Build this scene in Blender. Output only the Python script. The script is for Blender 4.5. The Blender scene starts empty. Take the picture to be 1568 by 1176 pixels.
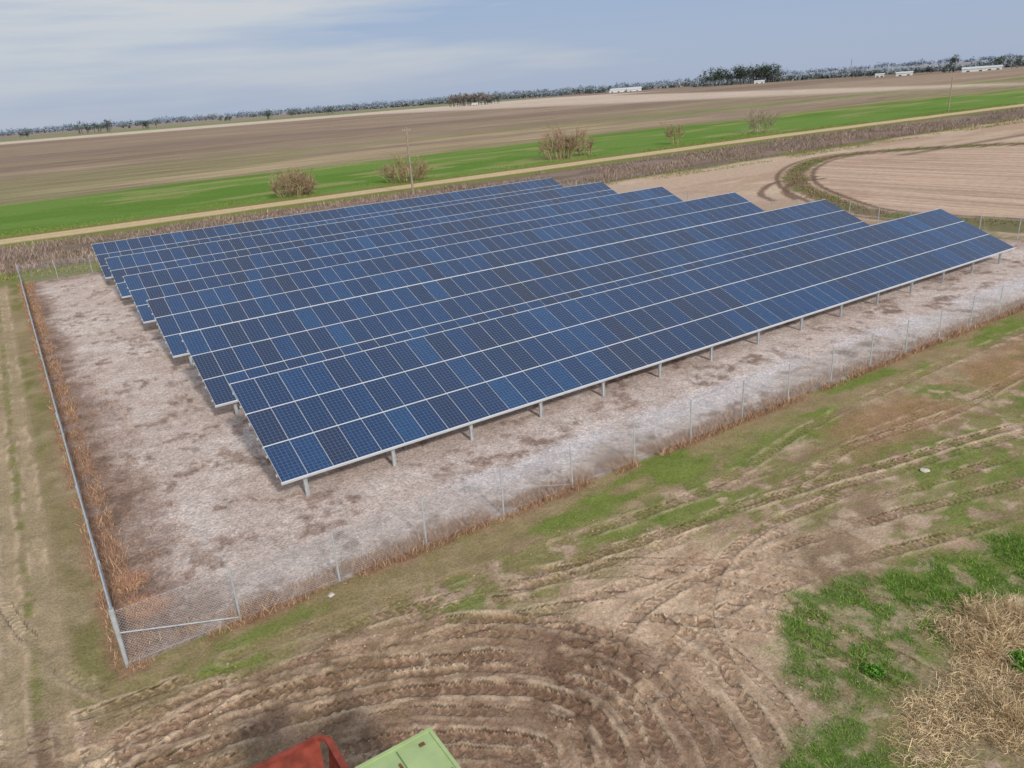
import bpy, math, random
import numpy as np
from mathutils import Matrix, Vector
rng=np.random.default_rng(7); random.seed(7)
sc=bpy.context.scene
sc.view_settings.view_transform='Standard'; sc.view_settings.look='None'; sc.view_settings.exposure=0
K=0.95
def C(r,g,b,k=None):
    k=K if k is None else k
    f=lambda c:((c/255+.055)/1.055)**2.4 if c>10 else c/255/12.92
    return np.array([f(r)*k,f(g)*k,f(b)*k])
# ---------------------------------------------------------------- noise
def h2(ix,iy,s):
    n=(ix.astype(np.int64)*374761393+iy.astype(np.int64)*668265263+s*982451653)&0xffffffff
    n=((n^(n>>13))*1274126177)&0xffffffff
    n=n^(n>>16)
    return (n&0xffff)/65535.0
def vn(x,y,s=0):
    ix=np.floor(x);iy=np.floor(y);fx=x-ix;fy=y-iy
    fx=fx*fx*(3-2*fx);fy=fy*fy*(3-2*fy)
    a=h2(ix,iy,s);b=h2(ix+1,iy,s);c=h2(ix,iy+1,s);d=h2(ix+1,iy+1,s)
    return (a*(1-fx)+b*fx)*(1-fy)+(c*(1-fx)+d*fx)*fy
def fbm(x,y,scale,oc=4,s=0,sx=1,sy=1):
    x=x/scale*sx;y=y/scale*sy;r=0;a=.5;t=0
    for i in range(oc):
        r=r+a*vn(x+17.3*i,y-9.1*i,s+i*7);t+=a;a*=.55;x,y=(x*1.62+y*1.22),(y*1.62-x*1.22)
    return r/t
def ss(a,b,x):
    t=np.clip((x-a)/(b-a),0,1);return t*t*(3-2*t)
def band(x,a,b,e): return ss(a-e,a+e,x)*(1-ss(b-e,b+e,x))
# ---------------------------------------------------------------- materials
def newmat(name):
    m=bpy.data.materials.new(name);m.use_nodes=True
    nt=m.node_tree;b=nt.nodes['Principled BSDF'];return m,nt,b
def simple(name,col,rough=.7,metal=0,noise=0,nscale=8,spec=.3):
    m,nt,b=newmat(name)
    b.inputs['Roughness'].default_value=rough;b.inputs['Metallic'].default_value=metal
    b.inputs['Specular IOR Level'].default_value=spec
    tc=nt.nodes.new('ShaderNodeTexCoord');n=nt.nodes.new('ShaderNodeTexNoise')
    n.inputs['Scale'].default_value=nscale;n.inputs['Detail'].default_value=5
    nt.links.new(tc.outputs['Object'],n.inputs['Vector'])
    mr=nt.nodes.new('ShaderNodeMapRange');mr.inputs[1].default_value=.3;mr.inputs[2].default_value=.7
    mr.inputs[3].default_value=1-noise;mr.inputs[4].default_value=1+noise
    nt.links.new(n.outputs[0],mr.inputs[0])
    mx=nt.nodes.new('ShaderNodeVectorMath');mx.operation='SCALE';mx.inputs[0].default_value=col[:3]
    nt.links.new(mr.outputs[0],mx.inputs['Scale']);nt.links.new(mx.outputs[0],b.inputs['Base Color'])
    return m
def vcolmat(name,rough=.85,spec=.1):
    m,nt,b=newmat(name);a=nt.nodes.new('ShaderNodeAttribute');a.attribute_name='Col'
    nt.links.new(a.outputs['Color'],b.inputs['Base Color'])
    b.inputs['Roughness'].default_value=rough;b.inputs['Specular IOR Level'].default_value=spec
    return m
VEG=vcolmat('vegetation_material')
GALV=simple('galvanised_steel',(.50,.53,.55),.5,.25,.15,6)
ALU=simple('aluminium_frame',(.66,.68,.70),.45,.2,.06,3)
WIRE=simple('fence_wire',(.60,.61,.62),.5,.1,.15,4)
# ---------------------------------------------------------------- mesh helpers
def link(o,parent=None):
    sc.collection.objects.link(o)
    if parent: o.parent=parent
    return o
def empty(name,loc=(0,0,0)):
    e=bpy.data.objects.new(name,None);e.location=loc;link(e);return e
def npmesh(name,v,f,mat,col=None,parent=None,smooth=False):
    v=np.asarray(v,dtype=np.float32);f=np.asarray(f,dtype=np.int32);k=f.shape[1]
    me=bpy.data.meshes.new(name);me.vertices.add(len(v));me.vertices.foreach_set('co',v.ravel())
    me.loops.add(f.size);me.loops.foreach_set('vertex_index',f.ravel())
    me.polygons.add(len(f));me.polygons.foreach_set('loop_start',np.arange(0,f.size,k,dtype=np.int32))
    me.polygons.foreach_set('use_smooth',np.full(len(f),bool(smooth)))
    me.update(calc_edges=True)
    if col is not None:
        a=me.color_attributes.new('Col','FLOAT_COLOR','POINT')
        c=np.ones((len(v),4),dtype=np.float32);c[:,:3]=col;a.data.foreach_set('color',c.ravel())
    me.materials.append(mat)
    o=bpy.data.objects.new(name,me);return link(o,parent)
class Box:
    def __init__(s): s.v=[];s.f=[]
    def box(s,x0,x1,y0,y1,z0,z1):
        s.hexa([(x0,y0,z0),(x1,y0,z0),(x1,y1,z0),(x0,y1,z0),(x0,y0,z1),(x1,y0,z1),(x1,y1,z1),(x0,y1,z1)])
    def beam(s,a,b,w,h,up=(0,0,1)):
        a=Vector(a);b=Vector(b);d=(b-a).normalized();u=Vector(up)
        if abs(d.dot(u))>.99:u=Vector((0,1,0))
        r=d.cross(u).normalized()*(w/2);u=r.cross(d).normalized()*(h/2)
        s.hexa([tuple(p+q) for p in (a,b) for q in (-r-u,r-u,r+u,-r+u)])
    def hexa(s,pts):
        n=len(s.v);s.v+=list(pts)
        s.f+=[[n+i for i in q] for q in ((3,2,1,0),(4,5,6,7),(0,1,5,4),(1,2,6,5),(2,3,7,6),(3,0,4,7))]
    def make(s,name,mat,parent=None): return npmesh(name,s.v,s.f,mat,parent=parent)
def prisms(A,B,ra,rb,n=3):
    A=np.asarray(A,float);B=np.asarray(B,float);ra=np.broadcast_to(ra,(len(A),));rb=np.broadcast_to(rb,(len(A),))
    d=B-A;d/=np.linalg.norm(d,axis=1,keepdims=True)+1e-9
    ref=np.where(np.abs(d[:,2:3])>.9,np.array([[1,0,0.]]),np.array([[0,0,1.]]))
    r=np.cross(d,ref);r/=np.linalg.norm(r,axis=1,keepdims=True);u=np.cross(r,d)
    V=[]
    for P,R in ((A,ra),(B,rb)):
        for k in range(n):
            t=2*math.pi*k/n;V.append(P+(r*math.cos(t)+u*math.sin(t))*R[:,None])
    V=np.stack(V,1);N=len(A);base=np.arange(N)[:,None]*2*n
    F=np.concatenate([base+np.array([[k,(k+1)%n,n+(k+1)%n,n+k]]) for k in range(n)],0)
    return V.reshape(-1,3),F
def blades(name,px,py,hh,ww,col,lean=.5,pz=0,parent=None,boost=1.35):
    N=len(px);az=rng.uniform(0,2*math.pi,N);la=rng.uniform(0,2*math.pi,N);l=rng.uniform(0,lean,N)*hh
    s=np.stack([np.cos(az),np.sin(az),0*az],1)*(ww/2)[:,None]
    p=np.stack([px,py,np.zeros(N)+pz],1);tip=p+np.stack([np.cos(la)*l,np.sin(la)*l,hh],1)
    mid=(p+tip)/2+np.stack([0*hh,0*hh,hh*.12],1)
    v=np.stack([p-s,p+s,mid+s*.8,tip,mid-s*.8],1).reshape(-1,3)
    b=np.arange(N)[:,None]*5
    f1=b+np.array([[0,1,2]]);f2=b+np.array([[0,2,4]]);f3=b+np.array([[4,2,3]])
    c=np.repeat(col[:,None,:]*boost,5,1);c[:,:2]*=.85  # lower blade vertices darkened: shade at the roots painted into the colour
    return npmesh(name,v,np.concatenate([f1,f2,f3],0),VEG,c.reshape(-1,3),parent)
def pick(cols,N,var=.15):
    cols=np.array(cols);c=cols[rng.integers(0,len(cols),N)]
    return c*(1+rng.uniform(-var,var,(N,1)))
# ---------------------------------------------------------------- layout numbers (metres)
CH=13.5
FX0,FX1,FY0,FY1=-.3,65.5,19.8,84.5
AX,AY,AP,MW,AZ=5.89,25.57,9.84,.989,.90
def smooth_poly(p,n=10):
    P=np.vstack([2*p[0]-p[1],p,2*p[-1]-p[-2]]);out=[]
    for i in range(1,len(P)-2):
        for t in np.linspace(0,1,n,endpoint=False):
            a,b,c,d=P[i-1],P[i],P[i+1],P[i+2]
            out.append(.5*((2*b)+(-a+c)*t+(2*a-5*b+4*c-d)*t*t+(-a+3*b-3*c+d)*t**3))
    out.append(p[-1]);return np.array(out)
def offset(p,d):
    t=np.gradient(p,axis=0);t/=np.linalg.norm(t,axis=1,keepdims=True)
    return p+np.stack([t[:,1],-t[:,0]],1)*d
arc=np.array([(-5.5,20.5),(-2.6,18.6),(1.1,18.0),(4,17.3),(6.8,16.2),(9.4,14.1),(10.7,11.6),(10.5,9.4),(9.3,7.2),(7.5,5.2)])
A0=smooth_poly(arc,6)
tracks=[] # (poly,width,strength,tread)
for d,w,s in ((-.1,.38,.7),(.5,.34,.5),(1.25,.4,.95),(1.75,.3,.6),(2.5,.4,.95),(2.95,.3,.6),(3.75,.4,.8),(4.4,.36,.6),(5.1,.4,.6)):
    tracks.append((offset(A0,d+.12*math.sin(d*7)),w,s,1))
def tr(pts,w,s,tread=1,n=6): tracks.append((smooth_poly(np.array(pts,float),n),w,s,tread))
tr([(5,17.6),(12,16.0),(20,14.6),(31,12.4),(48,9)],.40,.8)
tr([(5.5,16.0),(12,14.2),(20,12.8),(31,10.6),(46,7)],.40,.6)
tr([(5.2,17.1),(12,15.5),(20,14.05),(31,11.8),(48,8.4)],.34,.5)
tr([(9.5,12.2),(13,13.2),(18,12.4),(26,10.2),(40,5)],.4,.7)
tr([(9.8,10.6),(12.5,11.7),(18,10.9),(26,8.6)],.4,.6)
tr([(8,15.6),(12,12.6),(14.2,9.6),(14.5,6)],.4,.6)
tr([(8.9,16.0),(12.8,13.2),(15.1,10.2),(15.6,6)],.36,.5)
tr([(10.5,16.5),(14,14.4),(16.4,11.5),(17.5,8)],.4,.4)
tr([(2,18.4),(9,17.6),(18,16.6),(26,17.6),(40,17.8),(60,17)],.42,.45)
tr([(12,17.2),(20,16.2),(30,15.2),(48,13.5)],.42,.4)
tr([(11.3,12.2),(11.6,10),(10.8,7.8),(9,5.2)],.42,.8)
tr([(12.0,12.6),(12.4,10),(11.6,7.6),(10,5)],.36,.6)
tr([(16,15.4),(21,14.9),(25,15.4),(30,14.6),(38,14.9)],.4,.5)
tr([(9.7,16.3),(12.2,15.0),(14.0,13.3),(15.2,10.8)],.42,.5)
tr([(11.8,9.8),(13.2,12),(16.5,13.6),(22,13.4)],.4,.6)
tr([(-2.95,14),(-2.85,30),(-2.9,60),(-2.8,130)],.42,.8,0)
tr([(-1.75,14),(-1.95,22),(-1.9,60),(-1.8,130)],.36,.8,0)
tr([(-.9,19.1),(-2.2,22),(-3.4,27)],.4,.5,1)
tr([(-4.5,14),(-1,16.4),(3,17.0),(6,15.2)],.4,.7,1)
tr([(-4.5,15),(-1,17.2),(1.5,17.5)],.34,.6,1)
def pdist(x,y,poly):
    best=np.full(x.shape,1e9);sd=np.zeros(x.shape);side=np.zeros(x.shape);acc=0
    for a,b in zip(poly[:-1],poly[1:]):
        e=b-a;L=np.hypot(*e)
        if L<1e-6: continue
        t=np.clip(((x-a[0])*e[0]+(y-a[1])*e[1])/L**2,0,1)
        dx=x-a[0]-e[0]*t;dy=y-a[1]-e[1]*t;d=np.hypot(dx,dy)
        m=d<best;best=np.where(m,d,best);sd=np.where(m,acc+t*L,sd);side=np.where(m,(dx*e[1]-dy*e[0])/L,side);acc+=L
    return best,sd,side
berm=smooth_poly(np.array([(74,22),(72,33),(71,44),(77,54),(87,65.5),(102,76),(117,80.5),(130,75),(142,62),(155,45),(175,20)],float),6)
def green_patch(x,y):
    w=fbm(x,y,2.0,5,51)*3.0-1.5
    d=np.minimum.reduce([np.hypot((x-15.4)/2.5,(y-8.9)/2.0),np.hypot((x-20.5)/3.8,(y-7.9)/1.2),np.hypot((x-11.6)/1.7,(y-6.9)/1.2)+.3,np.hypot((x-27)/6,(y-6.8)/2.0)+.1])
    return (1-ss(.55,1.25,d+w*.55))*(.25+.75*ss(.30,.55,fbm(x,y,.45,3,52)))
def olive(x,y):
    g=ss(.46,.58,fbm(x,y,3.6,5,11,.5,1.2)+.05*(y>14)+.08*ss(14,21,x)-.03*ss(12,4,x))
    return g*ss(.36,.5,fbm(x,y,.6,4,3))
def dirt_bare(x,y): return 1-ss(.7,1.3,np.hypot((x-12.8)/3.8,(y-12.4)/2.8)+fbm(x,y,3,4,2)*.8-.4)
def ground_eval(x,y):
    n1=fbm(x,y,3,4,2);n2=fbm(x,y,.7,4,3);n3=fbm(x,y,14,3,1)
    col=np.zeros(x.shape+(3,));z=np.zeros(x.shape)
    def mix(c,m):
        nonlocal col
        col=col*(1-m[...,None])+np.asarray(c)*m[...,None]
    one=np.ones_like(x)
    mix(C(176,151,126),one)
    mix(C(152,129,105),ss(.45,.62,n1))
    mix(C(200,176,152),ss(.52,.66,n2)*.75)
    mix(C(134,131,80),olive(x,y)*.8)
    mix(C(114,131,62),olive(x,y)*ss(.5,.62,fbm(x,y,1.6,3,12))*.65)
    db=dirt_bare(x,y);mix(C(212,184,158),db*.9);mix(C(176,146,120),db*ss(.5,.62,n2)*.6)
    rb=band(y,14.4,17.2,.8)*ss(24,30,x+4*n1)*(x<75);mix(C(164,130,98),rb*.75*ss(.3,.55,n1))
    ad,asd,aside=pdist(x,y,A0)
    inner=((aside>-.6)&(y<22)).astype(float)*ss(13,8,np.hypot(x-3,y-10))*ss(-5,-1,x-.8*n1)
    inner=inner*ss(-.8,.3,aside)
    mix(C(150,122,101),inner*.85);mix(C(118,93,76),inner*ss(.46,.62,n1)*.7);mix(C(190,162,136),inner*ss(.54,.66,fbm(x,y,1.2,4,14))*.65)
    st=band(y,17.6+n1*1.0-.5,FY0,.35)*(x>FX0-1);mix(C(156,138,102),st*.8)
    mix(C(112,132,56),st*ss(.47,.57,fbm(x,y,2.2,4,21,.5,1))*.8)
    for (cx,cy,rx,ry) in ((23.5,17.6,3,1.1),(14.7,16.6,2,.8),(18.5,15.2,1.6,.6),(30,10.5,3,.8),(37,13,5,1),(3,18.9,2.4,.5),(24,12,2.2,.5),(45,16,6,1)):
        m=(np.abs(x-cx)<rx*2)&(np.abs(y-cy)<ry*2)
        mix(C(116,132,62),m*(1-ss(.3,1.3,np.hypot((x-cx)/rx,(y-cy)/ry)+n2*1.4-.6))*.7)
    gp=green_patch(x,y);mix(C(94,122,52),np.clip(gp*1.2,0,1)*.8)
    mix(C(164,146,118),(1-ss(.7,1.3,np.hypot((x-16.6)/3.2,(y-5.9)/1.4)+n2-.5))*.75)
    lf=ss(FX0,FX0-.2,x)*ss(18.5,20.5,y);mix(C(148,133,98),lf*.9);mix(C(124,122,72),lf*ss(.44,.6,fbm(x,y,3,4,31,1,.35)))
    mix(C(180,160,132),lf*ss(.52,.64,n1)*.5);mix(C(172,152,124),lf*band(x,-3.6,-1.5,.2)*.7)
    mix(C(124,128,68),lf*band(x,-2.55,-2.25,.12)*ss(.4,.55,n2)*.7)
    # yard
    yd=band(x,FX0,FX1,.12)*band(y,FY0,FY1,.12)
    mix(C(206,188,178),yd);mix(C(220,206,197),yd*ss(.5,.65,n1)*.6);mix(C(186,166,154),yd*ss(.52,.66,n2)*.5)
    rowp=((y-AY)%AP)/AP
    wm=ss(.54,.66,fbm(x,y,1.3,5,41)+.06*band(rowp,.80,1.01,.06)+.02*(y>60)+.03*(x<7)*(y<45))*ss(.40,.58,fbm(x,y,.35,3,42))*.75
    wm=np.maximum(wm,ss(3.3-.03*np.clip(y-20,0,60),.6,x+2.0*n1-1.0)*ss(.25,.45,n2+.15))
    wm=np.maximum(wm,ss(21.6,19.8,y+1.6*n1-.8)*ss(.34,.55,n2+.05)*.8)
    wm=np.maximum(wm,ss(FY1-4,FY1,y)*.7);wm=np.maximum(wm,ss(FX1-3,FX1,x)*.7)
    mix(C(150,124,108),yd*wm*.85);mix(C(120,97,84),yd*wm*ss(.48,.6,n2)*.6)
    mix(C(218,208,208),yd*band(y,21.5,23.2,.5)*ss(8,14,x)*ss(.38,.5,n1)*.7)
    wl=np.maximum(band(y,19.35,20.4,.25)*(x>FX0-.4)*(x<FX1),band(x,-.75,.4,.2)*(y>FY0)*(y<FY1));mix(C(160,126,104),wl*ss(.35,.55,fbm(x,y,1,3,3))*.75)
    # north
    w=(fbm(x,y,8,3,61)-.5)*3
    no=ss(FY1-.3,FY1+.3,y+0*x)
    mix(C(130,130,82),no);mix(C(126,110,98),no*band(y,91,112.5,1.5)*ss(.2,.35,n1))
    mix(C(150,130,118),no*band(y,93,111,2)*ss(.5,.6,fbm(x,y,5,4,62,.3,1))*.8)
    tf=ss(66.5,68.5,x+.5*n1)*ss(20+0*y,24,y)*ss(90.5,88,y+w)*ss(260,240,x)
    mix(C(196,170,148),tf);mix(C(210,188,164),tf*ss(.5,.65,fbm(x,y,9,4,63))*.6);mix(C(172,144,122),tf*ss(.55,.66,fbm(x,y,4,4,64,.3,1))*.5)
    bd,bs,bside=pdist(x,y,berm)
    fld=((bside>0)&(x>66)&(y<82)&(y>5)).astype(float);mix(C(200,172,150),fld*.9)
    mix(C(182,152,130),fld*ss(.48,.62,n3)*.6)
    mix(C(124,104,84),(1-ss(.8,1.8,bd+1.6*(n1-.5)))*(x>60)*.9)
    mix(C(104,116,62),(1-ss(.4,1.3,np.abs(bd-.8)))*ss(.5,.62,n1)*(x>60))
    mix(C(106,86,70),(1-ss(.2,.5,np.abs(bd-2.3)))*(x>60)*.8)
    mix(C(126,110,90),band(y,70.5-.03*(x-120),72.5-.03*(x-120),.8)*ss(118,122,x)*(x<400)*.8)
    mix(C(120,114,76),ss(66,67,x)*ss(74,71,x)*band(y,24,40,2)*ss(.35,.55,n1))
    for pts in ([(73,58),(77,63),(86,68),(93,67)],[(75,56.5),(79,61),(86,65.4),(92,65)]):
        d_,_,_=pdist(x,y,smooth_poly(np.array(pts,float)));mix(C(118,94,78),(1-ss(.3,.6,d_+.3*(n2-.4)))*.85)
    yr=y+np.clip(x-150,0,1e9)*.06
    farw=(fbm(x,y,10,3,66)-.5)*2
    mix(C(128,128,72),band(yr,113.5,127,1.5))
    mix(C(208,184,146),band(yr+farw*.3,118,123.6,.35))
    mix(C(186,160,126),band(yr,120.4,121.4,.3)*.5)
    wv=(fbm(x,y,22,4,67,.5,1)-.5)*26
    gr=band(yr,127,186+0*x,1)*(1-ss(180,194,yr+wv))
    mix(C(112,140,66),gr);mix(C(98,130,52),gr*ss(.46,.6,fbm(x,y,14,5,68,.35,1))*.85)
    mix(C(150,150,96),gr*ss(.52,.64,fbm(x,y,7,5,69,.3,1))*.8)
    sb=ss(180,194,yr+wv)
    mix(C(152,133,113),sb)
    mix(C(180,160,128),sb*ss(420,190,y)*ss(.48,.6,fbm(x,y,30,4,73,.2,1))*.7)
    mix(C(142,136,98),sb*ss(.45,.6,fbm(x,y,45,4,70,.3,1))*ss(420,200,y)*.7)
    mix(C(170,148,130),sb*ss(.5,.62,fbm(x,y,120,4,71,.25,1))*.6)
    mix(C(132,112,100),sb*ss(.52,.62,fbm(x,y,70,4,72,.2,1))*.6)
    mix(C(120,138,72),sb*band(y,240,262,5)*ss(150,260,x)*.6)
    mix(C(212,194,176),band(y,1010-.1*x,1250,12)*(x<900)*.9)
    mix(C(128,144,90),band(y,1255,1700,30)*(x<1000)*.7)
    q=y-(217+(x-475)*2.16)
    pr=ss(0,60,q)*ss(400,460,x)*(y<1000)*(x<2500);mix(C(208,188,170),pr*.9)
    D=np.hypot(x,y);mix(C(160,170,184),ss(900,6000,D)*.85)  # aerial haze painted into the ground colour, growing with distance
    near=ss(95,60,D)
    z+=near*((n1-.5)*.10+(n2-.5)*.05)*(1-yd*.75)
    return col,z,inner,gp,yd,sb,fld,near
def axis(parts,r=1.05,lim=30000):
    a,b,s0=parts[0][0],parts[-1][1],parts[0][2]
    mid=np.concatenate([np.arange(p,q-1e-6,s) for (p,q,s) in parts]+[np.array([b])])
    def grow(s):
        o=[];c=0
        while c<lim: s*=r;c+=s;o.append(c)
        return np.array(o)
    return np.concatenate([a-grow(s0*2)[::-1],mid,b+grow(parts[-1][2])])
gx=axis([(-4,20,.06),(20,48,.16),(48,90,.45)])
gy=axis([(5,20.2,.06),(20.2,36,.16),(36,90,.4),(90,200,1.)])
XX,YY=np.meshgrid(gx,gy)
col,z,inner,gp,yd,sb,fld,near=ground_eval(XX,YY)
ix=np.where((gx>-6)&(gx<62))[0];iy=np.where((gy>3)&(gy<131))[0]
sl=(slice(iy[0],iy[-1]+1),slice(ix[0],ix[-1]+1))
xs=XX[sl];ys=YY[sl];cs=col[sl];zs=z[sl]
T3=np.zeros(XX.shape+(4,),dtype=np.float32);ts=T3[sl]
wx=(fbm(xs,ys,2.0,3,81)-.5)*.5
for ti,(poly,w,s,tread) in enumerate(tracks):
    mx=(xs>poly[:,0].min()-1)&(xs<poly[:,0].max()+1)&(ys>poly[:,1].min()-1)&(ys<poly[:,1].max()+1)&((xs<FX0-.05)|(ys<FY0-.1))
    X_=xs[mx]+wx[mx]*.6;Y_=ys[mx]+wx[mx]*.3
    d,sd,side=pdist(X_,Y_,poly)
    pat=ss(.34,.54,fbm(X_,Y_,2.2,4,90+ti))*.85+.15
    rut=(1-ss(w*.40,w*.56,d))*s*pat
    edge=(1-ss(.03,.14,np.abs(d-w*.66)))*s*pat*ss(.36,.58,fbm(X_,Y_,.5,2,120+ti))
    c=cs[mx];m=(rut*.62)[:,None]
    c=c*(1-m)+np.where((xs[mx]<-1)[:,None],C(190,169,140),C(126,99,79))*m
    m=(edge*.75)[:,None];c=c*(1-m)+C(216,190,162)*m
    cs[mx]=c
    zs[mx]+=-.055*rut+.04*edge
    t_=ts[mx];wv_=(rut*tread>.08);t_[wv_]=np.stack([sd,np.abs(side),rut*tread,0*sd],1)[wv_];t_[(rut>.08)&(tread==0),2]=0;ts[mx]=t_
col[sl]=cs;z[sl]=zs;T3[sl]=ts
cln=fbm(XX[sl],YY[sl],.17,2,95);cl=ss(.58,.75,cln)*near[sl]*(1-yd[sl])*.04*(.3+inner[sl]+dirt_bare(XX[sl],YY[sl])*.7);z[sl]+=cl
ny,nx=XX.shape
V=np.stack([XX,YY,z],-1).reshape(-1,3)
I=np.arange(ny*nx).reshape(ny,nx)
F=np.stack([I[:-1,:-1],I[:-1,1:],I[1:,1:],I[1:,:-1]],-1).reshape(-1,4)
gm,nt,b=newmat('ground_material');L=nt.links.new
def N(t,**kw):
    n=nt.nodes.new(t)
    for k,v in kw.items(): setattr(n,k,v)
    return n
at=N('ShaderNodeAttribute',attribute_name='Col');au=N('ShaderNodeAttribute',attribute_name='Aux');tk=N('ShaderNodeAttribute',attribute_name='Track')
geo=N('ShaderNodeNewGeometry')
sa=N('ShaderNodeSeparateColor');L(au.outputs['Color'],sa.inputs[0])
sk=N('ShaderNodeSeparateColor');L(tk.outputs['Color'],sk.inputs[0])
def noise(scale,detail=4,vec=None,rough=.6):
    n=N('ShaderNodeTexNoise');n.inputs['Scale'].default_value=scale;n.inputs['Detail'].default_value=detail;n.inputs['Roughness'].default_value=rough
    L(vec if vec else geo.outputs['Position'],n.inputs['Vector']);return n.outputs[0]
def mr(v,a,b_,c,d):
    n=N('ShaderNodeMapRange');n.inputs[1].default_value=a;n.inputs[2].default_value=b_;n.inputs[3].default_value=c;n.inputs[4].default_value=d
    L(v,n.inputs[0]);return n.outputs[0]
def ma(op,a,b_=None):
    n=N('ShaderNodeMath',operation=op)
    for i,v in enumerate((a,b_)):
        if v is None: continue
        if isinstance(v,(int,float)): n.inputs[i].default_value=v
        else: L(v,n.inputs[i])
    return n.outputs[0]
def mapv(sx,sy,sz=1):
    m=N('ShaderNodeMapping');m.inputs['Scale'].default_value=(sx,sy,sz);L(geo.outputs['Position'],m.inputs[0]);return m.outputs[0]
fine=mr(noise(13,6,rough=.85),.32,.68,.56,1.44)
mid=mr(noise(1.3,6,rough=.7),.3,.7,.82,1.18)
f=ma('MULTIPLY',fine,mid)
vo=N('ShaderNodeTexVoronoi');vo.inputs['Scale'].default_value=11;L(geo.outputs['Position'],vo.inputs['Vector'])
sc2=N('ShaderNodeSeparateColor');L(vo.outputs['Color'],sc2.inputs[0])
gs=mr(sc2.outputs[0],0,1,.76,1.22)
f=ma('MULTIPLY',f,ma('ADD',ma('MULTIPLY',gs,sa.outputs['Blue']),ma('SUBTRACT',1,sa.outputs['Blue'])))
st1=mr(noise(1,4,mapv(.012,.22)),.32,.68,.76,1.24)
st2=mr(noise(1,3,mapv(.06,.9)),.3,.7,.76,1.24)
f=ma('MULTIPLY',f,ma('ADD',ma('MULTIPLY',ma('MULTIPLY',st1,st2),sa.outputs['Red']),ma('SUBTRACT',1,sa.outputs['Red'])))
rot=N('ShaderNodeMapping');rot.inputs['Rotation'].default_value=(0,0,math.radians(62));rot.inputs['Scale'].default_value=(.9,.03,1);L(geo.outputs['Position'],rot.inputs[0])
ww=mr(noise(1,2,rot.outputs[0]),.36,.64,.76,1.14)
f=ma('MULTIPLY',f,ma('ADD',ma('MULTIPLY',ww,sa.outputs['Green']),ma('SUBTRACT',1,sa.outputs['Green'])))
lugp=ma('SINE',ma('MULTIPLY',ma('ADD',sk.outputs[0],ma('MULTIPLY',sk.outputs[1],.8)),2*math.pi/.24))
lug=ma('MULTIPLY',mr(lugp,-.4,.6,0,1),ma('MINIMUM',ma('MULTIPLY',sk.outputs[2],1.6),1.0))
lug=ma('MULTIPLY',lug,mr(noise(3,3),.38,.56,.15,1))
f=ma('MULTIPLY',f,ma('ADD',1,ma('MULTIPLY',lug,.42)))
vm=N('ShaderNodeVectorMath',operation='SCALE');L(at.outputs['Color'],vm.inputs[0]);L(f,vm.inputs['Scale'])
L(vm.outputs[0],b.inputs['Base Color']);b.inputs['Roughness'].default_value=.95;b.inputs['Specular IOR Level'].default_value=.05
bp=N('ShaderNodeBump');bp.inputs['Strength'].default_value=.9;bp.inputs['Distance'].default_value=.07
L(ma('ADD',noise(7,7,rough=.75),ma('MULTIPLY',lug,.35)),bp.inputs['Height']);L(bp.outputs[0],b.inputs['Normal'])
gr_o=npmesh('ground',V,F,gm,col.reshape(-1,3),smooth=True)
aux=np.ones((ny*nx,4),dtype=np.float32);aux[:,0]=np.clip(sb,0,1).ravel();aux[:,1]=fld.ravel();aux[:,2]=yd.ravel()
a=gr_o.data.color_attributes.new('Aux','FLOAT_COLOR','POINT');a.data.foreach_set('color',aux.ravel())
a=gr_o.data.color_attributes.new('Track','FLOAT_COLOR','POINT');a.data.foreach_set('color',T3.ravel())
def gz(x,y):
    jx=np.clip(np.searchsorted(gx,x),0,nx-1);jy=np.clip(np.searchsorted(gy,y),0,ny-1);return z[jy,jx]
# ---------------------------------------------------------------- solar arrays
NM=53
DY,DZ=5.55,2.27
SL=math.hypot(DY,DZ);ty,tz=DY/SL,DZ/SL;nyv,nzv=-tz,ty
pm,nt,b=newmat('solar_cell_glass');L=nt.links.new
uv=N('ShaderNodeUVMap');uv.uv_map='UVMap'
sp=N('ShaderNodeSeparateXYZ');L(uv.outputs[0],sp.inputs[0])
def grid(src,n,w):
    t=ma('FRACT',ma('MULTIPLY',src,n));t=ma('ABSOLUTE',ma('SUBTRACT',t,.5));return ma('GREATER_THAN',t,.5-w)
ln=ma('MAXIMUM',grid(sp.outputs[0],6,.03),grid(sp.outputs[1],12,.03))
fl=N('ShaderNodeVectorMath',operation='FLOOR');L(uv.outputs[0],fl.inputs[0])
wn=N('ShaderNodeTexWhiteNoise');wn.noise_dimensions='2D';L(fl.outputs[0],wn.inputs['Vector'])
mv=N('ShaderNodeMapping');mv.inputs['Scale'].default_value=(6,12,1);L(uv.outputs[0],mv.inputs[0])
fl2=N('ShaderNodeVectorMath',operation='FLOOR');L(mv.outputs[0],fl2.inputs[0])
wn2=N('ShaderNodeTexWhiteNoise');wn2.noise_dimensions='2D';L(fl2.outputs[0],wn2.inputs['Vector'])
rp=N('ShaderNodeValToRGB');r=rp.color_ramp;r.elements[0].color=(.024,.032,.066,1);r.elements[1].color=(.018,.072,.180,1)
e=r.elements.new(.25);e.color=(.018,.036,.090,1);e=r.elements.new(.6);e.color=(.015,.044,.122,1)
geo=N('ShaderNodeNewGeometry')
nn=N('ShaderNodeTexNoise');nn.inputs['Scale'].default_value=.09;L(geo.outputs['Position'],nn.inputs['Vector'])
tt=ma('ADD',ma('MULTIPLY',wn.outputs[0],.68),ma('MULTIPLY',wn2.outputs[0],.18))
tt=ma('ADD',tt,ma('MULTIPLY',ma('SUBTRACT',nn.outputs[0],.46),.9));L(tt,rp.inputs[0])
mxn=N('ShaderNodeMix',data_type='RGBA');L(ln,mxn.inputs[0]);L(rp.outputs[0],mxn.inputs[6]);mxn.inputs[7].default_value=(.14,.19,.27,1)
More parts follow.
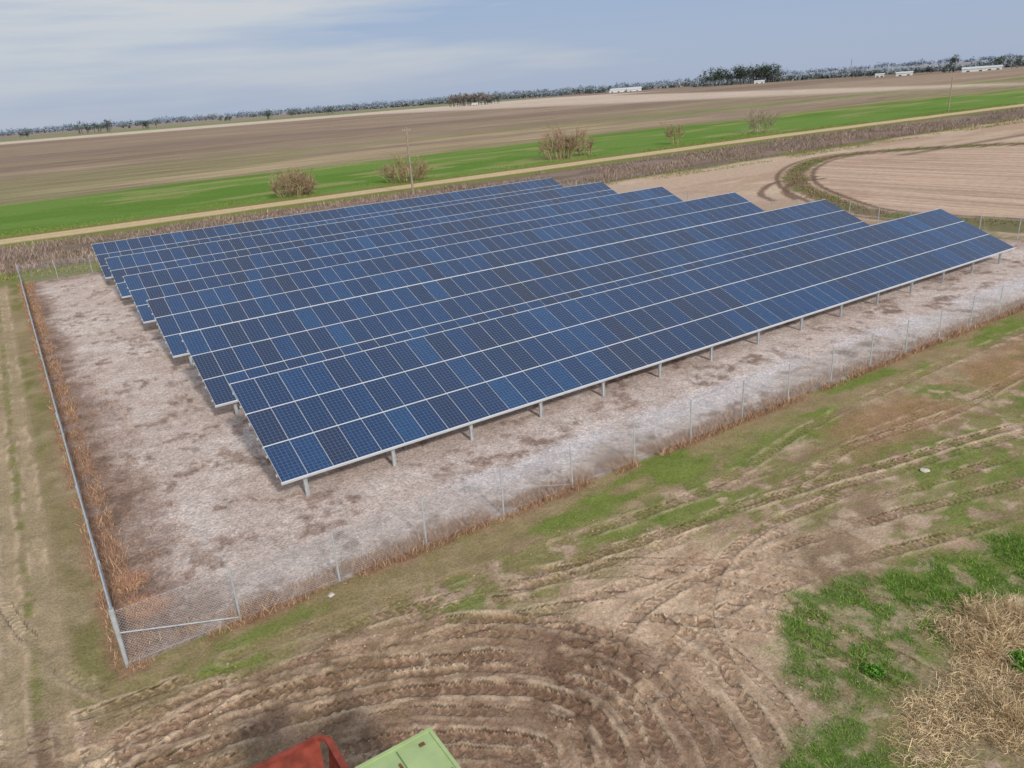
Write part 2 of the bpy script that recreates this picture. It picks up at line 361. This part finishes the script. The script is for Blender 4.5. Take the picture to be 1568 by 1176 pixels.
L(mxn.outputs[2],b.inputs['Base Color']);b.inputs['Roughness'].default_value=.18;b.inputs['Specular IOR Level'].default_value=.48
def tilt(p,s,n): return (p[0],p[1]+s*ty+n*nyv,p[2]+s*tz+n*nzv)
tier=(SL-.04)/3
for k in range(6):
    E=empty('solar_panel_array',(AX,AY+AP*k,0))
    y0,z0=0,AZ
    v=[];uvs=[];F4=[];fb=Box()
    for t in range(3):
        sa_=t*tier+.02*t
        for i in range(NM):
            xa=i*MW+.006;xb=xa+MW-.012
            n=len(v);jz=rng.uniform(-.003,.003,2)
            for (xx,s_,jj) in ((xa+.010,sa_+.018,0),(xb-.010,sa_+.018,0),(xb-.010,sa_+tier-.026,1),(xa+.010,sa_+tier-.026,1)):
                v.append(tilt((xx,y0,z0),s_,.047+jz[jj]))
            F4.append((n,n+1,n+2,n+3));uvs+=[(i+.02+k*60,t+.01),(i+.98+k*60,t+.01),(i+.98+k*60,t+.99),(i+.02+k*60,t+.99)]
            fb.hexa([tilt((q,y0,z0),w_,h_) for h_ in (0,.042) for (q,w_) in ((xa,sa_+.004),(xb,sa_+.004),(xb,sa_+tier-.012),(xa,sa_+tier-.012))])
    o=npmesh('modules',v,F4,pm,parent=E)
    ul=o.data.uv_layers.new(name='UVMap');ul.data.foreach_set('uv',np.array(uvs,dtype=np.float32).ravel())
    fb.make('module_frames',ALU,E)
    rb=Box();Lx=NM*MW
    for s_ in (-.012,tier+.005,2*tier+.025,3*tier+.04):
        hw=.03 if s_<0 else .018
        rb.hexa([tilt((q,y0,z0),s_+w_,h_) for h_ in (-.05,.052) for (q,w_) in ((-.03,-hw),(Lx+.03,-hw),(Lx+.03,hw),(-.03,hw))])
    rb.make('edge_rails',ALU,E)
    sb_=Box()
    for s_ in (.5,1.55,2.6,3.5,4.6,5.5):
        a_=tilt((-.05,y0,z0),s_,-.06);sb_.beam(a_,(Lx+.05,a_[1],a_[2]),.06,.09)
    for j in range(15):
        x=.9+3.58*j
        if x>Lx: break
        sb_.beam(tilt((x,y0,z0),.06,-.16),tilt((x,y0,z0),5.6,-.16),.08,.12)
        p1=tilt((x,y0,z0),.16,-.2);p2=tilt((x,y0,z0),4.6,-.2)
        for p in (p1,p2):
            sb_.box(x-.055,x+.055,p[1]-.008,p[1]+.008,-.1,p[2]);sb_.box(x-.07,x-.055,p[1]-.05,p[1]+.05,-.1,p[2]-.003);sb_.box(x+.055,x+.07,p[1]-.05,p[1]+.05,-.1,p[2]-.003)
        sb_.beam((x+.02,p2[1],.45),tilt((x+.02,y0,z0),2.6,-.2),.05,.05)
    sb_.make('steel_posts_and_purlins',GALV,E)
# ---------------------------------------------------------------- chain link fence
FH=1.72
def fence(name,a,b,nb,toprail=True,brace=(),step=.09,wr=.0028):
    E=empty(name);a=np.array(a,float);b=np.array(b,float);Lf=np.linalg.norm(b-a);d=(b-a)/Lf
    A=[];B=[];R=[]
    for i in range(nb+1):
        p=a+d*Lf*i/nb;big=i in (0,nb)
        A.append((p[0],p[1],-.1));B.append((p[0]+rng.uniform(-.04,.04),p[1]+rng.uniform(-.04,.04),FH+(.1 if big else .04)));R.append(.05 if big else .03)
    v,f=prisms(A,B,np.array(R),np.array(R),8);npmesh('posts',v,f,GALV,parent=E,smooth=True)
    A=[];B=[];R=[]
    for i in range(nb):
        p=a+d*Lf*i/nb;q=a+d*Lf*(i+1)/nb
        A.append((p[0],p[1],FH));B.append((q[0],q[1],FH));R.append(.026 if toprail else .004)
        A.append((p[0],p[1],.08));B.append((q[0],q[1],.08));R.append(.004)
        if i in brace:
            A.append((p[0],p[1],FH*.62));B.append((q[0],q[1],.12));R.append(brace[i])
    v,f=prisms(A,B,np.array(R),np.array(R),6);npmesh('rails',v,f,GALV,parent=E,smooth=True)
    hgt=FH-.04;t=np.arange(-hgt,Lf,step)
    A=[];B=[]
    for sgn in (1,-1):
        t0=np.clip(t,0,Lf);t1=np.clip(t+hgt,0,Lf)
        za=.04+(t0-t);zb=.04+(t1-t)
        if sgn<0: za,zb=FH+.04-za,FH+.04-zb
        wob=rng.uniform(-.01,.01,len(t))
        A.append(np.stack([a[0]+d[0]*t0-d[1]*wob,a[1]+d[1]*t0+d[0]*wob,za],1));B.append(np.stack([a[0]+d[0]*t1-d[1]*wob,a[1]+d[1]*t1+d[0]*wob,zb],1))
    v,f=prisms(np.vstack(A),np.vstack(B),wr,wr,3);npmesh('chain_link_mesh',v,f,WIRE,parent=E)
fence('chain_link_fence',(FX0,FY0),(FX1,FY0),22,False,{0:.022,4:.01,11:.01})
fence('chain_link_fence',(FX0,FY0),(FX0,FY1),22,True,{0:.024})
fence('chain_link_fence',(FX0,FY1),(FX1,FY1),22,False,{},.14,.003)
fence('chain_link_fence',(FX1,FY0),(FX1,FY1),22,False,{},.14,.003)
# ---------------------------------------------------------------- vegetation near
dry=[C(170,140,108),C(150,120,96),C(190,164,130),C(134,106,86)];red=[C(160,124,102),C(142,108,90),C(178,146,118)]
green=[C(96,124,46),C(112,140,56),C(84,112,40),C(124,140,70)]
def strip(name,n,xa,xb,ya,yb,hm,cols,w=.02,thr=.4,nsc=1.0,seed=3,lean=.9):
    x=rng.uniform(xa,xb,n);y=rng.uniform(ya,yb,n);k=fbm(x,y,nsc,3,seed)>thr;x=x[k];y=y[k];N_=len(x)
    hh=hm*rng.uniform(.3,1.,N_)*(.5+fbm(x,y,1.5,2,seed+1))
    return blades(name,x,y,hh,np.full(N_,w)*rng.uniform(.6,1.4,N_),pick(cols,N_,.25),lean,gz(x,y)-.02)
strip('dry_fence_weeds',26000,FX0,FX1,FY0-.35,FY0+.7,.34,red+dry,.018,.38,1.0,3,1.4)
strip('dry_fence_weeds',13000,FX0-.3,FX0+.8,FY0,FY1,.30,red+dry,.018,.38,1.0,3,1.4)
strip('dry_yard_weeds',16000,FX0,FX0+3.0,FY0,50,.10,red+[C(120,98,82)],.016,.45,.6,5,2.2)
strip('dry_yard_weeds',20000,FX0+1,50,FY0+.5,36,.08,dry+[C(124,102,86)],.015,.58,1.5,41,2.2)
strip('fence_grass',12000,FX0,50,FY0-1.5,FY0-.2,.07,green,.016,.52,2.2,21)
def grow(name,n,xa,xb,ya,yb,fn,hm,cols,w=.018,lean=1.2):
    x=rng.uniform(xa,xb,n);y=rng.uniform(ya,yb,n);m=fn(x,y);k=rng.uniform(0,1,n)<m;x=x[k];y=y[k];m=m[k];N_=len(x)
    hh=hm*rng.uniform(.3,1.,N_)*(.15+1.2*fbm(x,y,.9,3,77))*(.4+.6*m)
    return blades(name,x,y,hh,w*rng.uniform(.6,1.5,N_),pick(cols,N_,.25),lean,gz(x,y)-.02)
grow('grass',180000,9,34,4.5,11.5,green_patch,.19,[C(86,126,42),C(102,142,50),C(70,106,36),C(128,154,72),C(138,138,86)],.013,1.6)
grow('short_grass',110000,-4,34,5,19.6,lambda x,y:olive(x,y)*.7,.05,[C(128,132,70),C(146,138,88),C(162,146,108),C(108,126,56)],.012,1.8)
def clump(name,cx,cy,r,hgt,n,cols):
    a=rng.uniform(0,2*math.pi,n);rr=r*np.sqrt(rng.uniform(0,1,n))*.95;x=cx+np.cos(a)*rr+rng.normal(0,.15,n);y=cy+np.sin(a)*rr+rng.normal(0,.1,n)
    cl_=(fbm(x,y,.35,2,9)*1.6);l=rng.uniform(.3,1.3,n);hh=hgt*rng.uniform(.25,1,n)*cl_*(1.15-.8*rr/r)
    p=np.stack([x,y,gz(x,y)],1)
    a2=rng.uniform(0,6.28,n);t=p+np.stack([np.cos(a2)*l*r*.4,np.sin(a2)*l*r*.4,hh],1)
    m=(p+t)/2+np.stack([0*x,0*x,hh*.22],1)+rng.normal(0,.05,(n,3))
    A=np.vstack([p,m]);B=np.vstack([m,t]);ra=np.concatenate([np.full(n,.006),np.full(n,.0045)]);rb=np.concatenate([np.full(n,.0045),np.full(n,.0025)])
    v,f=prisms(A,B,ra,rb,3);c=np.repeat(np.concatenate([pick(cols,n,.35)*1.55]*2),6,axis=0)
    return npmesh(name,v,f,VEG,c)
st=[C(184,166,132),C(164,142,112),C(206,188,154),C(134,112,86)]
for (cx,cy,r,hh,n) in ((17.8,7.0,.9,.6,2200),(18.8,6.5,1.0,.65,2400),(18.5,7.4,.7,.35,900),(15.4,5.2,.9,.55,2200),(14.4,6.3,.8,.18,1000),(15.8,6.1,.8,.22,1000),(16.5,5.0,.9,.6,2000),(13.4,5.9,.8,.15,600),(16.9,6.3,.9,.25,1000),(17.3,7.8,.6,.15,400)):
    clump('dry_weed_clump',cx,cy,r,hh,n,st)
def leafy(name,cx,cy,r,hgt,n):
    a=rng.uniform(0,6.28,n);rr=r*np.sqrt(rng.uniform(0,1,n));zz=hgt*rng.uniform(0,1,n)*(1-.6*rr/r)
    return blades(name,cx+np.cos(a)*rr,cy+np.sin(a)*rr,np.full(n,.06),np.full(n,.045),pick([C(92,136,52),C(114,154,64),C(74,112,42)],n,.2),2.2,zz)
leafy('green_weed_plant',17.4,5.85,.4,.4,900);leafy('green_weed_plant',14.5,7.9,.22,.16,240)
clump('dry_weed_clump',.5,22.2,.6,.4,900,red);clump('dry_weed_clump',.3,24.0,.5,.4,700,red)
def brush(name,n,xa,xb,ya,yb,hm,cols,seed,thr=.45):
    x=xa+(xb-xa)*rng.uniform(0,1,n)**1.3;y=rng.uniform(ya,yb,n);k=fbm(x,y,5,4,seed,.5,1)>thr;x=x[k];y=y[k]-np.clip(x-150,0,1e9)*.06;N_=len(x)
    return blades(name,x,y,hm*rng.uniform(.3,1.,N_)*(.3+1.2*fbm(x,y,6,3,seed+3)),rng.uniform(.04,.12,N_),pick(cols,N_,.25),1.1,-.02)
brush('canal_brush',55000,-8,260,91,112,.8,[C(144,124,116),C(128,110,106),C(162,142,130),C(118,114,84)],62,.46)
brush('roadside_grass',20000,-8,260,124.5,132,.3,[C(112,132,64),C(134,130,82),C(104,124,54)],63,.42)
brush('canal_bank_grass',12000,-8,200,85.5,92,.4,[C(120,126,70),C(140,124,90),C(106,124,56)],64,.45)
n=5000;i=rng.integers(0,len(berm)-1,n);t=rng.uniform(0,1,n)[:,None];P=berm[i]*(1-t)+berm[i+1]*t+rng.normal(0,.9,(n,2))
blades('berm_weeds',P[:,0],P[:,1],rng.uniform(.05,.25,n),rng.uniform(.05,.12,n),pick([C(124,110,78),C(104,118,62),C(138,116,92)],n,.2),1.2,0)
import bmesh
def rock(name,x,y,s,mat):
    bm=bmesh.new();bmesh.ops.create_icosphere(bm,subdivisions=2,radius=s)
    for v in bm.verts: v.co*=random.uniform(.75,1.2);v.co.z*=.45
    me=bpy.data.meshes.new(name);bm.to_mesh(me);bm.free();me.materials.append(mat)
    o=bpy.data.objects.new(name,me);o.location=(x,y,s*.2);link(o)
RK=simple('pale_rock',(.58,.50,.45),.8,0,.15,20)
rock('rock',5.2,19.25,.11,RK);rock('rock',24.8,12.6,.15,RK)
# soil clods scattered over the churned ground
n=2600;cx_=rng.uniform(-3,17,n);cy_=rng.uniform(7.5,18.2,n);kk=fbm(cx_,cy_,1.2,3,14)>.5;cx_=cx_[kk];cy_=cy_[kk];n=len(cx_)
oc=np.array([(1,0,0),(0,1,0),(-1,0,0),(0,-1,0),(0,0,.8),(0,0,-.6)],float);of=np.array([(0,1,4),(1,2,4),(2,3,4),(3,0,4),(1,0,5),(2,1,5),(3,2,5),(0,3,5)])
sz=rng.uniform(.012,.045,n)*rng.uniform(.6,1.3,n);an=rng.uniform(0,6.28,n)
ov=oc[None]*rng.uniform(.6,1.3,(n,6,1))*sz[:,None,None];ovx=ov[...,0]*np.cos(an)[:,None]-ov[...,1]*np.sin(an)[:,None];ovy=ov[...,0]*np.sin(an)[:,None]+ov[...,1]*np.cos(an)[:,None]
ov=np.stack([ovx+cx_[:,None],ovy+cy_[:,None],ov[...,2]+(gz(cx_,cy_)+sz*.3)[:,None]],-1).reshape(-1,3)
npmesh('soil_clods',ov,(np.arange(n)[:,None,None]*6+of[None]).reshape(-1,3),VEG,np.repeat(pick([C(176,148,122),C(150,122,98),C(196,170,144)],n,.15),6,axis=0))
# ---------------------------------------------------------------- bare bushes / trees
def bare_tree(name,x,y,hgt,wid,stems,cols,tw=.07):
    A=[];B=[];R0=[];R1=[]
    def br(p,d,l,r,lv):
        q=p+d*l;A.append(p);B.append(q);R0.append(r);R1.append(r*.7)
        if lv==0: return
        for _ in range(3 if lv>1 else 5):
            nd=d+rng.normal(0,.5,3);nd[2]+=.12;nd/=np.linalg.norm(nd)
            br(p+d*l*rng.uniform(.35,1),nd,l*rng.uniform(.5,.9),r*.62,lv-1)
    for i in range(stems):
        a_=rng.uniform(0,6.28);sp_=rng.uniform(0,1)**.5*wid/2
        base=np.array([math.cos(a_)*sp_*.55,math.sin(a_)*sp_*.55,0])
        d=np.array([math.cos(a_)*sp_*.55/hgt*1.6,math.sin(a_)*sp_*.55/hgt*1.6,1.]);d/=np.linalg.norm(d)
        br(base,d,hgt*.36*rng.uniform(.6,1.1)*(1.1-.45*sp_/(wid/2)),tw,3)
    v,f=prisms(A,B,np.array(R0),np.array(R1),3);c=np.repeat(pick(cols,len(A),.3)*1.25,6,axis=0)
    o=npmesh(name,v,f,VEG,c);o.location=(x,y,0);return o
bc=[C(144,122,100),C(124,102,84),C(162,142,116)]
bare_tree('bare_bush',41,130,6.6,10.5,60,bc)
bare_tree('bare_bush',61.5,129,6.6,11.5,44,bc+[C(136,128,88)])
bare_tree('bare_tree',99,133,10.5,10,34,bc,.09)
bare_tree('bare_tree',107,134,7.5,8,20,bc+[C(150,146,110)])
bare_tree('bare_tree',132,133,8.5,4.5,12,bc)
bare_tree('bare_tree',162,134,10,8,22,[C(160,150,130),C(142,130,110)])
# ---------------------------------------------------------------- utility poles
WOOD=simple('weathered_wood',(.34,.28,.22),.85,0,.25,3)
def upole(x,y,hgt):
    E=empty('utility_pole',(x,y,0))
    v,f=prisms([(0,0,-.3)],[(0,0,hgt)],.18,.12,10);npmesh('pole',v,f,WOOD,parent=E,smooth=True)
    bx=Box();bx.box(-.7,.7,-.06,.06,hgt-.55,hgt-.42);bx.beam((-.4,.0,hgt-.5),(0,.0,hgt-1.0),.04,.04);bx.beam((.4,0,hgt-.5),(0,0,hgt-1.0),.04,.04);bx.make('crossarm',WOOD,E)
    A=[(q,0,hgt-.42) for q in (-.62,-.3,.3,.62)];v,f=prisms(A,[(p[0],0,hgt-.22) for p in A],.05,.035,8);npmesh('insulators',v,f,GALV,parent=E)
upole(53.4,110,9.8);upole(232,125,9.6)
# ---------------------------------------------------------------- distant trees
def az(a,D): return D*math.sin(math.radians(a)),D*math.cos(math.radians(a))
def crowns(name,L_,cols,leaf=1.6,per=70):
    Vs=[];Cs=[];TA=[];TB=[];TR=[]
    for (x,y,hh,w) in L_:
        nc=rng.integers(4,8)
        cen=np.stack([rng.normal(0,w*.22,nc),rng.normal(0,w*.22,nc),hh*rng.uniform(.35,.82,nc)],1);rad=rng.uniform(.16,.3,nc)*w
        k=rng.integers(0,nc,per);dr=rng.normal(0,1,(per,3));dr/=np.linalg.norm(dr,axis=1,keepdims=True)
        p=cen[k]+dr*(rad[k]*rng.uniform(.4,1.05,per))[:,None]*np.array([1,1,.8]);p[:,2]=np.clip(p[:,2],.08*hh,hh)
        p+=np.array([x,y,0]);s=leaf*rng.uniform(.5,1.2,per)
        tri=p[:,None,:]+rng.normal(0,.6,(per,3,3))*s[:,None,None]
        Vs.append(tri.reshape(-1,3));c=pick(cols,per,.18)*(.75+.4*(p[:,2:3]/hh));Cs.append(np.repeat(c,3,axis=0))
        TA.append((x,y,-.5));TB.append((x,y,hh*.6));TR.append(w*.035+.1)
        for j in range(min(nc,4)):
            TA.append((x,y,hh*.3));TB.append((x+cen[j,0],y+cen[j,1],cen[j,2]));TR.append(w*.015+.05)
    V_=np.vstack(Vs);C_=np.vstack(Cs);F_=np.arange(len(V_)).reshape(-1,3)
    v2,f2=prisms(TA,TB,np.array(TR),np.array(TR)*.5,4)
    f2t=np.vstack([f2[:,[0,1,2]],f2[:,[0,2,3]]])+len(V_)
    return npmesh(name,np.vstack([V_,v2]),np.vstack([F_,f2t]),VEG,np.vstack([C_,np.tile(C(116,116,118),(len(v2),1))]))
hz=[C(140,152,160),C(126,140,146),C(150,160,172)]  # bluish tree colours with the distance haze painted in
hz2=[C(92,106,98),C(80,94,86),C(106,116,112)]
def line(a0,a1,D0,D1,n,h0,h1,gap=.0,seed=0):
    o=[]
    for i in range(n):
        a=rng.uniform(a0,a1);t=(a-a0)/(a1-a0)
        if vn(np.array([a*1.3]),np.array([seed*5.]),seed)[0]<gap: continue
        D=D0+(D1-D0)*t+rng.uniform(-40,40);x,y=az(a,D);hh=rng.uniform(h0,h1)*(.6+.8*vn(np.array([a*2.2]),np.array([3.]),seed)[0]);o.append((x,y,hh,hh*rng.uniform(.9,1.6)))
    return o
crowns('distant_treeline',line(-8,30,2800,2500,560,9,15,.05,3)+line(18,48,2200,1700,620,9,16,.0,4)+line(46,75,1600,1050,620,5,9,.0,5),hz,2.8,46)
crowns('distant_treeline',line(-8,75,5200,4500,900,15,23,.0,8),[C(164,178,198),C(156,170,190)],6,30)  # farthest line: paler blue leaves, haze put into their colour
def group(a,D,n,wd,h0,h1,name='tree_grove',cols=hz2,per=120):
    x,y=az(a,D);r=[]
    px,py=math.cos(math.radians(a)),-math.sin(math.radians(a))
    for i in range(n):
        t=rng.uniform(-.5,.5)*wd if n>1 else 0;d=rng.uniform(-8,8);hh=rng.uniform(h0,h1);r.append((x+px*t+d*.3,y+py*t+d,hh,hh*rng.uniform(.7,1.1)))
    crowns(name,r,cols,1.3,per)
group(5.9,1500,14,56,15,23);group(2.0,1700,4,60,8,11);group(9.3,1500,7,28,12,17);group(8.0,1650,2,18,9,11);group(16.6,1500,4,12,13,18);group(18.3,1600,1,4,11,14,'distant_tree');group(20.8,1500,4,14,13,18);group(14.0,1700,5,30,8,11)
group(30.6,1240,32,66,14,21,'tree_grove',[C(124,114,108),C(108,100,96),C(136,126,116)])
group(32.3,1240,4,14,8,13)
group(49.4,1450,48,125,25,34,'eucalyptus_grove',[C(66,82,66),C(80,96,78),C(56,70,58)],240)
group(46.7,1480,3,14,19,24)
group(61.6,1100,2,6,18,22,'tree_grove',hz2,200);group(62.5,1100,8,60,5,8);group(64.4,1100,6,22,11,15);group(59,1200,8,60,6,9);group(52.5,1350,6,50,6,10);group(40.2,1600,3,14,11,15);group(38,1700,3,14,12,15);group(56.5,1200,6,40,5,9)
# ---------------------------------------------------------------- distant sheds
WH=simple('white_metal_siding',(.70,.70,.69),.6,0,.05,.3);DK=simple('dark_opening',(.12,.12,.13),.8);RF=simple('pale_metal_roof',(.58,.60,.63),.5,.1,.05,.3)
def shed(a,D,Ln,dp,hh,rot=0):
    x,y=az(a,D);E=empty('white_shed',(x,y,0));E.rotation_euler=(0,0,math.radians(-a+rot))
    w=Box();w.box(-Ln/2,Ln/2,-dp/2,dp/2,0,hh);w.make('walls',WH,E)
    v=[(-Ln/2-.5,-dp/2-.5,hh+.02),(Ln/2+.5,-dp/2-.5,hh+.02),(Ln/2+.5,dp/2+.5,hh+.02),(-Ln/2-.5,dp/2+.5,hh+.02),(-Ln/2-.5,0,hh+dp*.18),(Ln/2+.5,0,hh+dp*.18)]
    me=bpy.data.meshes.new('roof');me.from_pydata(v,[],[(0,1,5,4),(2,3,4,5),(0,4,3),(1,2,5),(3,2,1,0)]);me.materials.append(RF);link(bpy.data.objects.new('roof',me),E)
    d=Box();n=max(2,int(Ln/12))
    for i in range(n):
        cx=-Ln/2+Ln*(i+.5)/n;d.box(cx-1.5,cx+1.5,-dp/2-.06,-dp/2-.01,0,hh*.5)
    d.make('doors',DK,E)
shed(41.4,1650,64,18,4.5);shed(42.0,1640,26,14,3.5);shed(50.3,1400,16,10,3);shed(59.0,1100,18,10,3);shed(62.8,1050,24,12,3);shed(63.8,1080,16,10,3);shed(57.6,1120,10,8,3);shed(30.9,1200,8,7,2.6);shed(54,1500,90,12,3)
tb=Box();x,y=az(55.9,1900);E=empty('lattice_tower',(x,y,0))
for i,(sx,sy) in enumerate(((-1,-1),(1,-1),(1,1),(-1,1))): tb.beam((sx*2,sy*2,0),(sx*.4,sy*.4,30),.35,.35)
for i in range(8):
    zz=i*3.6;w=2-1.6*zz/30;w2=2-1.6*(zz+3.6)/30
    tb.beam((-w,-w,zz),(w2,-w2,zz+3.6),.25,.25);tb.beam((w,w,zz),(-w2,w2,zz+3.6),.25,.25)
tb.make('lattice',GALV,E)
# ---------------------------------------------------------------- combine harvester (bottom of the frame)
GRN=simple('faded_green_paint',tuple(C(168,188,132)),.6,0,.12,2.5,.25)
DG=simple('green_paint',tuple(C(104,130,78)),.5,0,.2,3,.4)
REDM=simple('rusty_red_paint',tuple(C(140,66,52)),.65,0,.35,5,.25)
RUB=simple('tyre_rubber',(.025,.024,.023),.9,0,.3,8);GL=simple('cab_glass',(.03,.04,.04),.1,0,0,1,.6)
RUST=simple('rust',(.20,.09,.045),.9,0,.4,9)
H=empty('combine_harvester')
bx=Box();bx.box(1.15,3.65,3.2,9.2,1.1,2.55);bx.box(1.5,3.3,9.203,9.9,1.3,2.2);bx.make('body',DG,H)
bx=Box();bx.box(2.45,3.83,4.6,9.56,2.58,3.5)
bx.box(2.45,3.83,9.50,9.56,3.503,3.535);bx.box(3.77,3.83,4.6,9.497,3.503,3.535);bx.box(2.45,2.51,4.6,9.497,3.503,3.535);bx.make('engine_cover',GRN,H)
bx=Box()
for yy in (5.6,6.6,7.6,8.6): bx.box(2.55,3.74,yy,yy+.02,3.503,3.507)
bx.box(3.13,3.15,4.7,9.45,3.508,3.512)
bx.make('panel_seams',DG,H)
bx=Box();bx.box(3.05,3.095,9.02,9.18,3.503,3.53);bx.box(3.5,3.6,9.3,9.36,3.503,3.52);bx.box(2.7,2.78,8.9,8.95,3.503,3.51);bx.make('rusty_hinges',RUST,H)
bx=Box()
for i in range(6): bx.box(3.832,3.85,6+i*.5,6.35+i*.5,2.75,3.2)
bx.make('vents',DK,H)
def wall(bx,a,b,c,d,t):
    a,b,c,d=map(Vector,(a,b,c,d));n=(b-a).cross(d-a).normalized()*t
    bx.hexa([tuple(q) for q in (a,b,c,d,a+n,b+n,c+n,d+n)])
bx=Box();x0,x1,y0,y1=1.25,2.1,6.4,10.2;X0,X1,Y0,Y1=1.0,2.32,6.1,10.52;zb,zt=2.4,3.5
wall(bx,(x0,y0,zb),(x1,y0,zb),(X1,Y0,zt),(X0,Y0,zt),.05);wall(bx,(x1,y0,zb),(x1,y1,zb),(X1,Y1-.12,zt),(X1,Y0,zt),.05)
wall(bx,(x1,y1,zb),(x0,y1,zb),(X0,Y1,zt),(X1-.12,Y1,zt),.05);wall(bx,(x0,y1,zb),(x0,y0,zb),(X0,Y0,zt),(X0,Y1,zt),.05)
bx.box(X0-.03,X1-.14,Y1-.03,Y1+.05,zt+.003,zt+.07);bx.box(X1-.06,X1+.05,Y0,Y1-.15,zt+.003,zt+.07);bx.box(X0-.05,X0+.03,Y0,Y1-.03,zt+.003,zt+.07)
bx.beam((X1-.14,Y1+.01,zt+.037),(X1-.005,Y1-.15,zt+.037),.08,.068)
bx.make('grain_tank',REDM,H)
bx=Box();bx.box(1.3,2.05,6.5,10.1,2.56,2.62);bx.beam((1.1,9.6,3.2),(2.2,9.6,3.2),.08,.08);bx.beam((1.1,8.6,3.2),(2.2,8.6,3.2),.08,.08);bx.beam((1.7,6.6,2.75),(1.7,10.0,2.95),.22,.22);bx.beam((1.45,9.9,2.7),(1.9,9.2,3.42),.07,.07);bx.beam((1.2,10.1,3.3),(1.8,9.0,3.3),.06,.06)
bx.make('tank_auger',DG,H)
def wheel(x,y,r,w):
    bm=bmesh.new();bmesh.ops.create_cone(bm,cap_ends=True,segments=36,radius1=r,radius2=r,depth=w)
    bmesh.ops.bevel(bm,geom=[e for e in bm.edges if abs(e.verts[0].co.z-e.verts[1].co.z)<1e-4],offset=.07,segments=2,affect='EDGES')
    me=bpy.data.meshes.new('wheel');bm.to_mesh(me);bm.free();me.materials.append(RUB);o=bpy.data.objects.new('wheel',me)
    o.rotation_euler=(0,math.pi/2,0);o.location=(x,y,r);link(o,H)
    lb=Box()
    for i in range(20):
        t=i/20*2*math.pi;c,s=math.cos(t),math.sin(t);lb.beam((x-w/2+.04,y+c*r,r+s*r),(x+w/2-.04,y+math.cos(t+.18)*r,r+math.sin(t+.18)*r),.07,.07,(0,c,s))
    lb.make('tyre_lugs',RUB,H)
    v,f=prisms([(x-w/2-.03,y,r)],[(x+w/2+.03,y,r)],r*.5,r*.5,20);npmesh('hub',v,f,GRN,parent=H)
wheel(1.25,4.4,.95,.6);wheel(3.6,4.4,.95,.6);wheel(1.35,8.6,.6,.4);wheel(3.5,8.6,.6,.4)
bx=Box();bx.box(1.6,3.2,1.6,3.1,1.5,3.0);bx.make('cab_glazing',GL,H)
bx=Box();bx.box(1.5,3.3,1.5,3.2,3.005,3.15);bx.box(1.5,3.3,1.5,3.2,1.35,1.497)
for px in (1.56,3.24):
    for py in (1.56,3.14): bx.box(px-.05,px+.05,py-.05,py+.05,1.5,3.002)
bx.make('cab_frame',GRN,H)
bx=Box();bx.box(-.2,5.0,.2,1.2,.25,.6);bx.box(1.9,2.9,1.2,3.2,.6,1.2);bx.box(-.25,-.2,.0,1.3,.2,1.1);bx.box(5.0,5.05,.0,1.3,.2,1.1);bx.make('header',DG,H)
# ---------------------------------------------------------------- light
el=math.radians(34);dv=Vector((-.07,-1,0)).normalized()*math.cos(el)+Vector((0,0,math.sin(el)))
sl_=bpy.data.lights.new('sun','SUN');sl_.energy=2.7;sl_.angle=math.radians(5);sl_.color=(1,.95,.88)
so=bpy.data.objects.new('sun',sl_);so.rotation_euler=dv.to_track_quat('Z','Y').to_euler();link(so)
W=bpy.data.worlds.new('World');sc.world=W;W.use_nodes=True;nt=W.node_tree;L=nt.links.new
bg=nt.nodes['Background'];sky=N('ShaderNodeTexSky',sky_type='NISHITA');sky.sun_disc=False;sky.sun_elevation=el
sky.sun_rotation=math.atan2(dv.x,dv.y);sky.air_density=1.0;sky.dust_density=1.0;sky.altitude=10
tc=N('ShaderNodeTexCoord')
mp=N('ShaderNodeMapping');mp.inputs['Scale'].default_value=(1.0,1.0,11);mp.inputs['Rotation'].default_value=(math.radians(-3),math.radians(4),0);L(tc.outputs['Generated'],mp.inputs[0])
nz=N('ShaderNodeTexNoise');nz.inputs['Scale'].default_value=1.9;nz.inputs['Detail'].default_value=8;nz.inputs['Roughness'].default_value=.55;L(mp.outputs[0],nz.inputs['Vector'])
sx=N('ShaderNodeSeparateXYZ');L(tc.outputs['Generated'],sx.inputs[0])
v_=ma('ADD',nz.outputs[0],ma('MULTIPLY',ma('SUBTRACT',.5,sx.outputs[0]),.22))
fac=mr(v_,.42,.62,0,1)
cc=N('ShaderNodeMix',data_type='RGBA');L(fac,cc.inputs[0]);cc.inputs[6].default_value=(3.3,4.35,6.4,1);cc.inputs[7].default_value=(6.2,6.4,6.7,1)
hf=mr(sx.outputs[2],.01,.12,1,0)
ch=N('ShaderNodeMix',data_type='RGBA');L(ma('MULTIPLY',hf,.75),ch.inputs[0]);L(cc.outputs[2],ch.inputs[6]);ch.inputs[7].default_value=(4.1,4.8,6.2,1)
cr=N('ShaderNodeMix',data_type='RGBA');cr.inputs[0].default_value=.90;L(sky.outputs[0],cr.inputs[6]);L(ch.outputs[2],cr.inputs[7])
L(cr.outputs[2],bg.inputs[0]);bg.inputs[1].default_value=.098
# ---------------------------------------------------------------- camera
cam=bpy.data.cameras.new('camera');cam.sensor_width=36;cam.lens=36*1170.5/1568;cam.clip_end=60000;cam.clip_start=.1
co=bpy.data.objects.new('camera',cam);r=Vector((.83145852,-.5511977,-.06949364));d=Vector((-.25075061,-.26070162,-.93228904));fw=Vector((.49578308,.79260063,-.35497574))
m=Matrix((( r.x,-d.x,-fw.x,0),(r.y,-d.y,-fw.y,0),(r.z,-d.z,-fw.z,CH),(0,0,0,1)));co.matrix_world=m;link(co);sc.camera=co
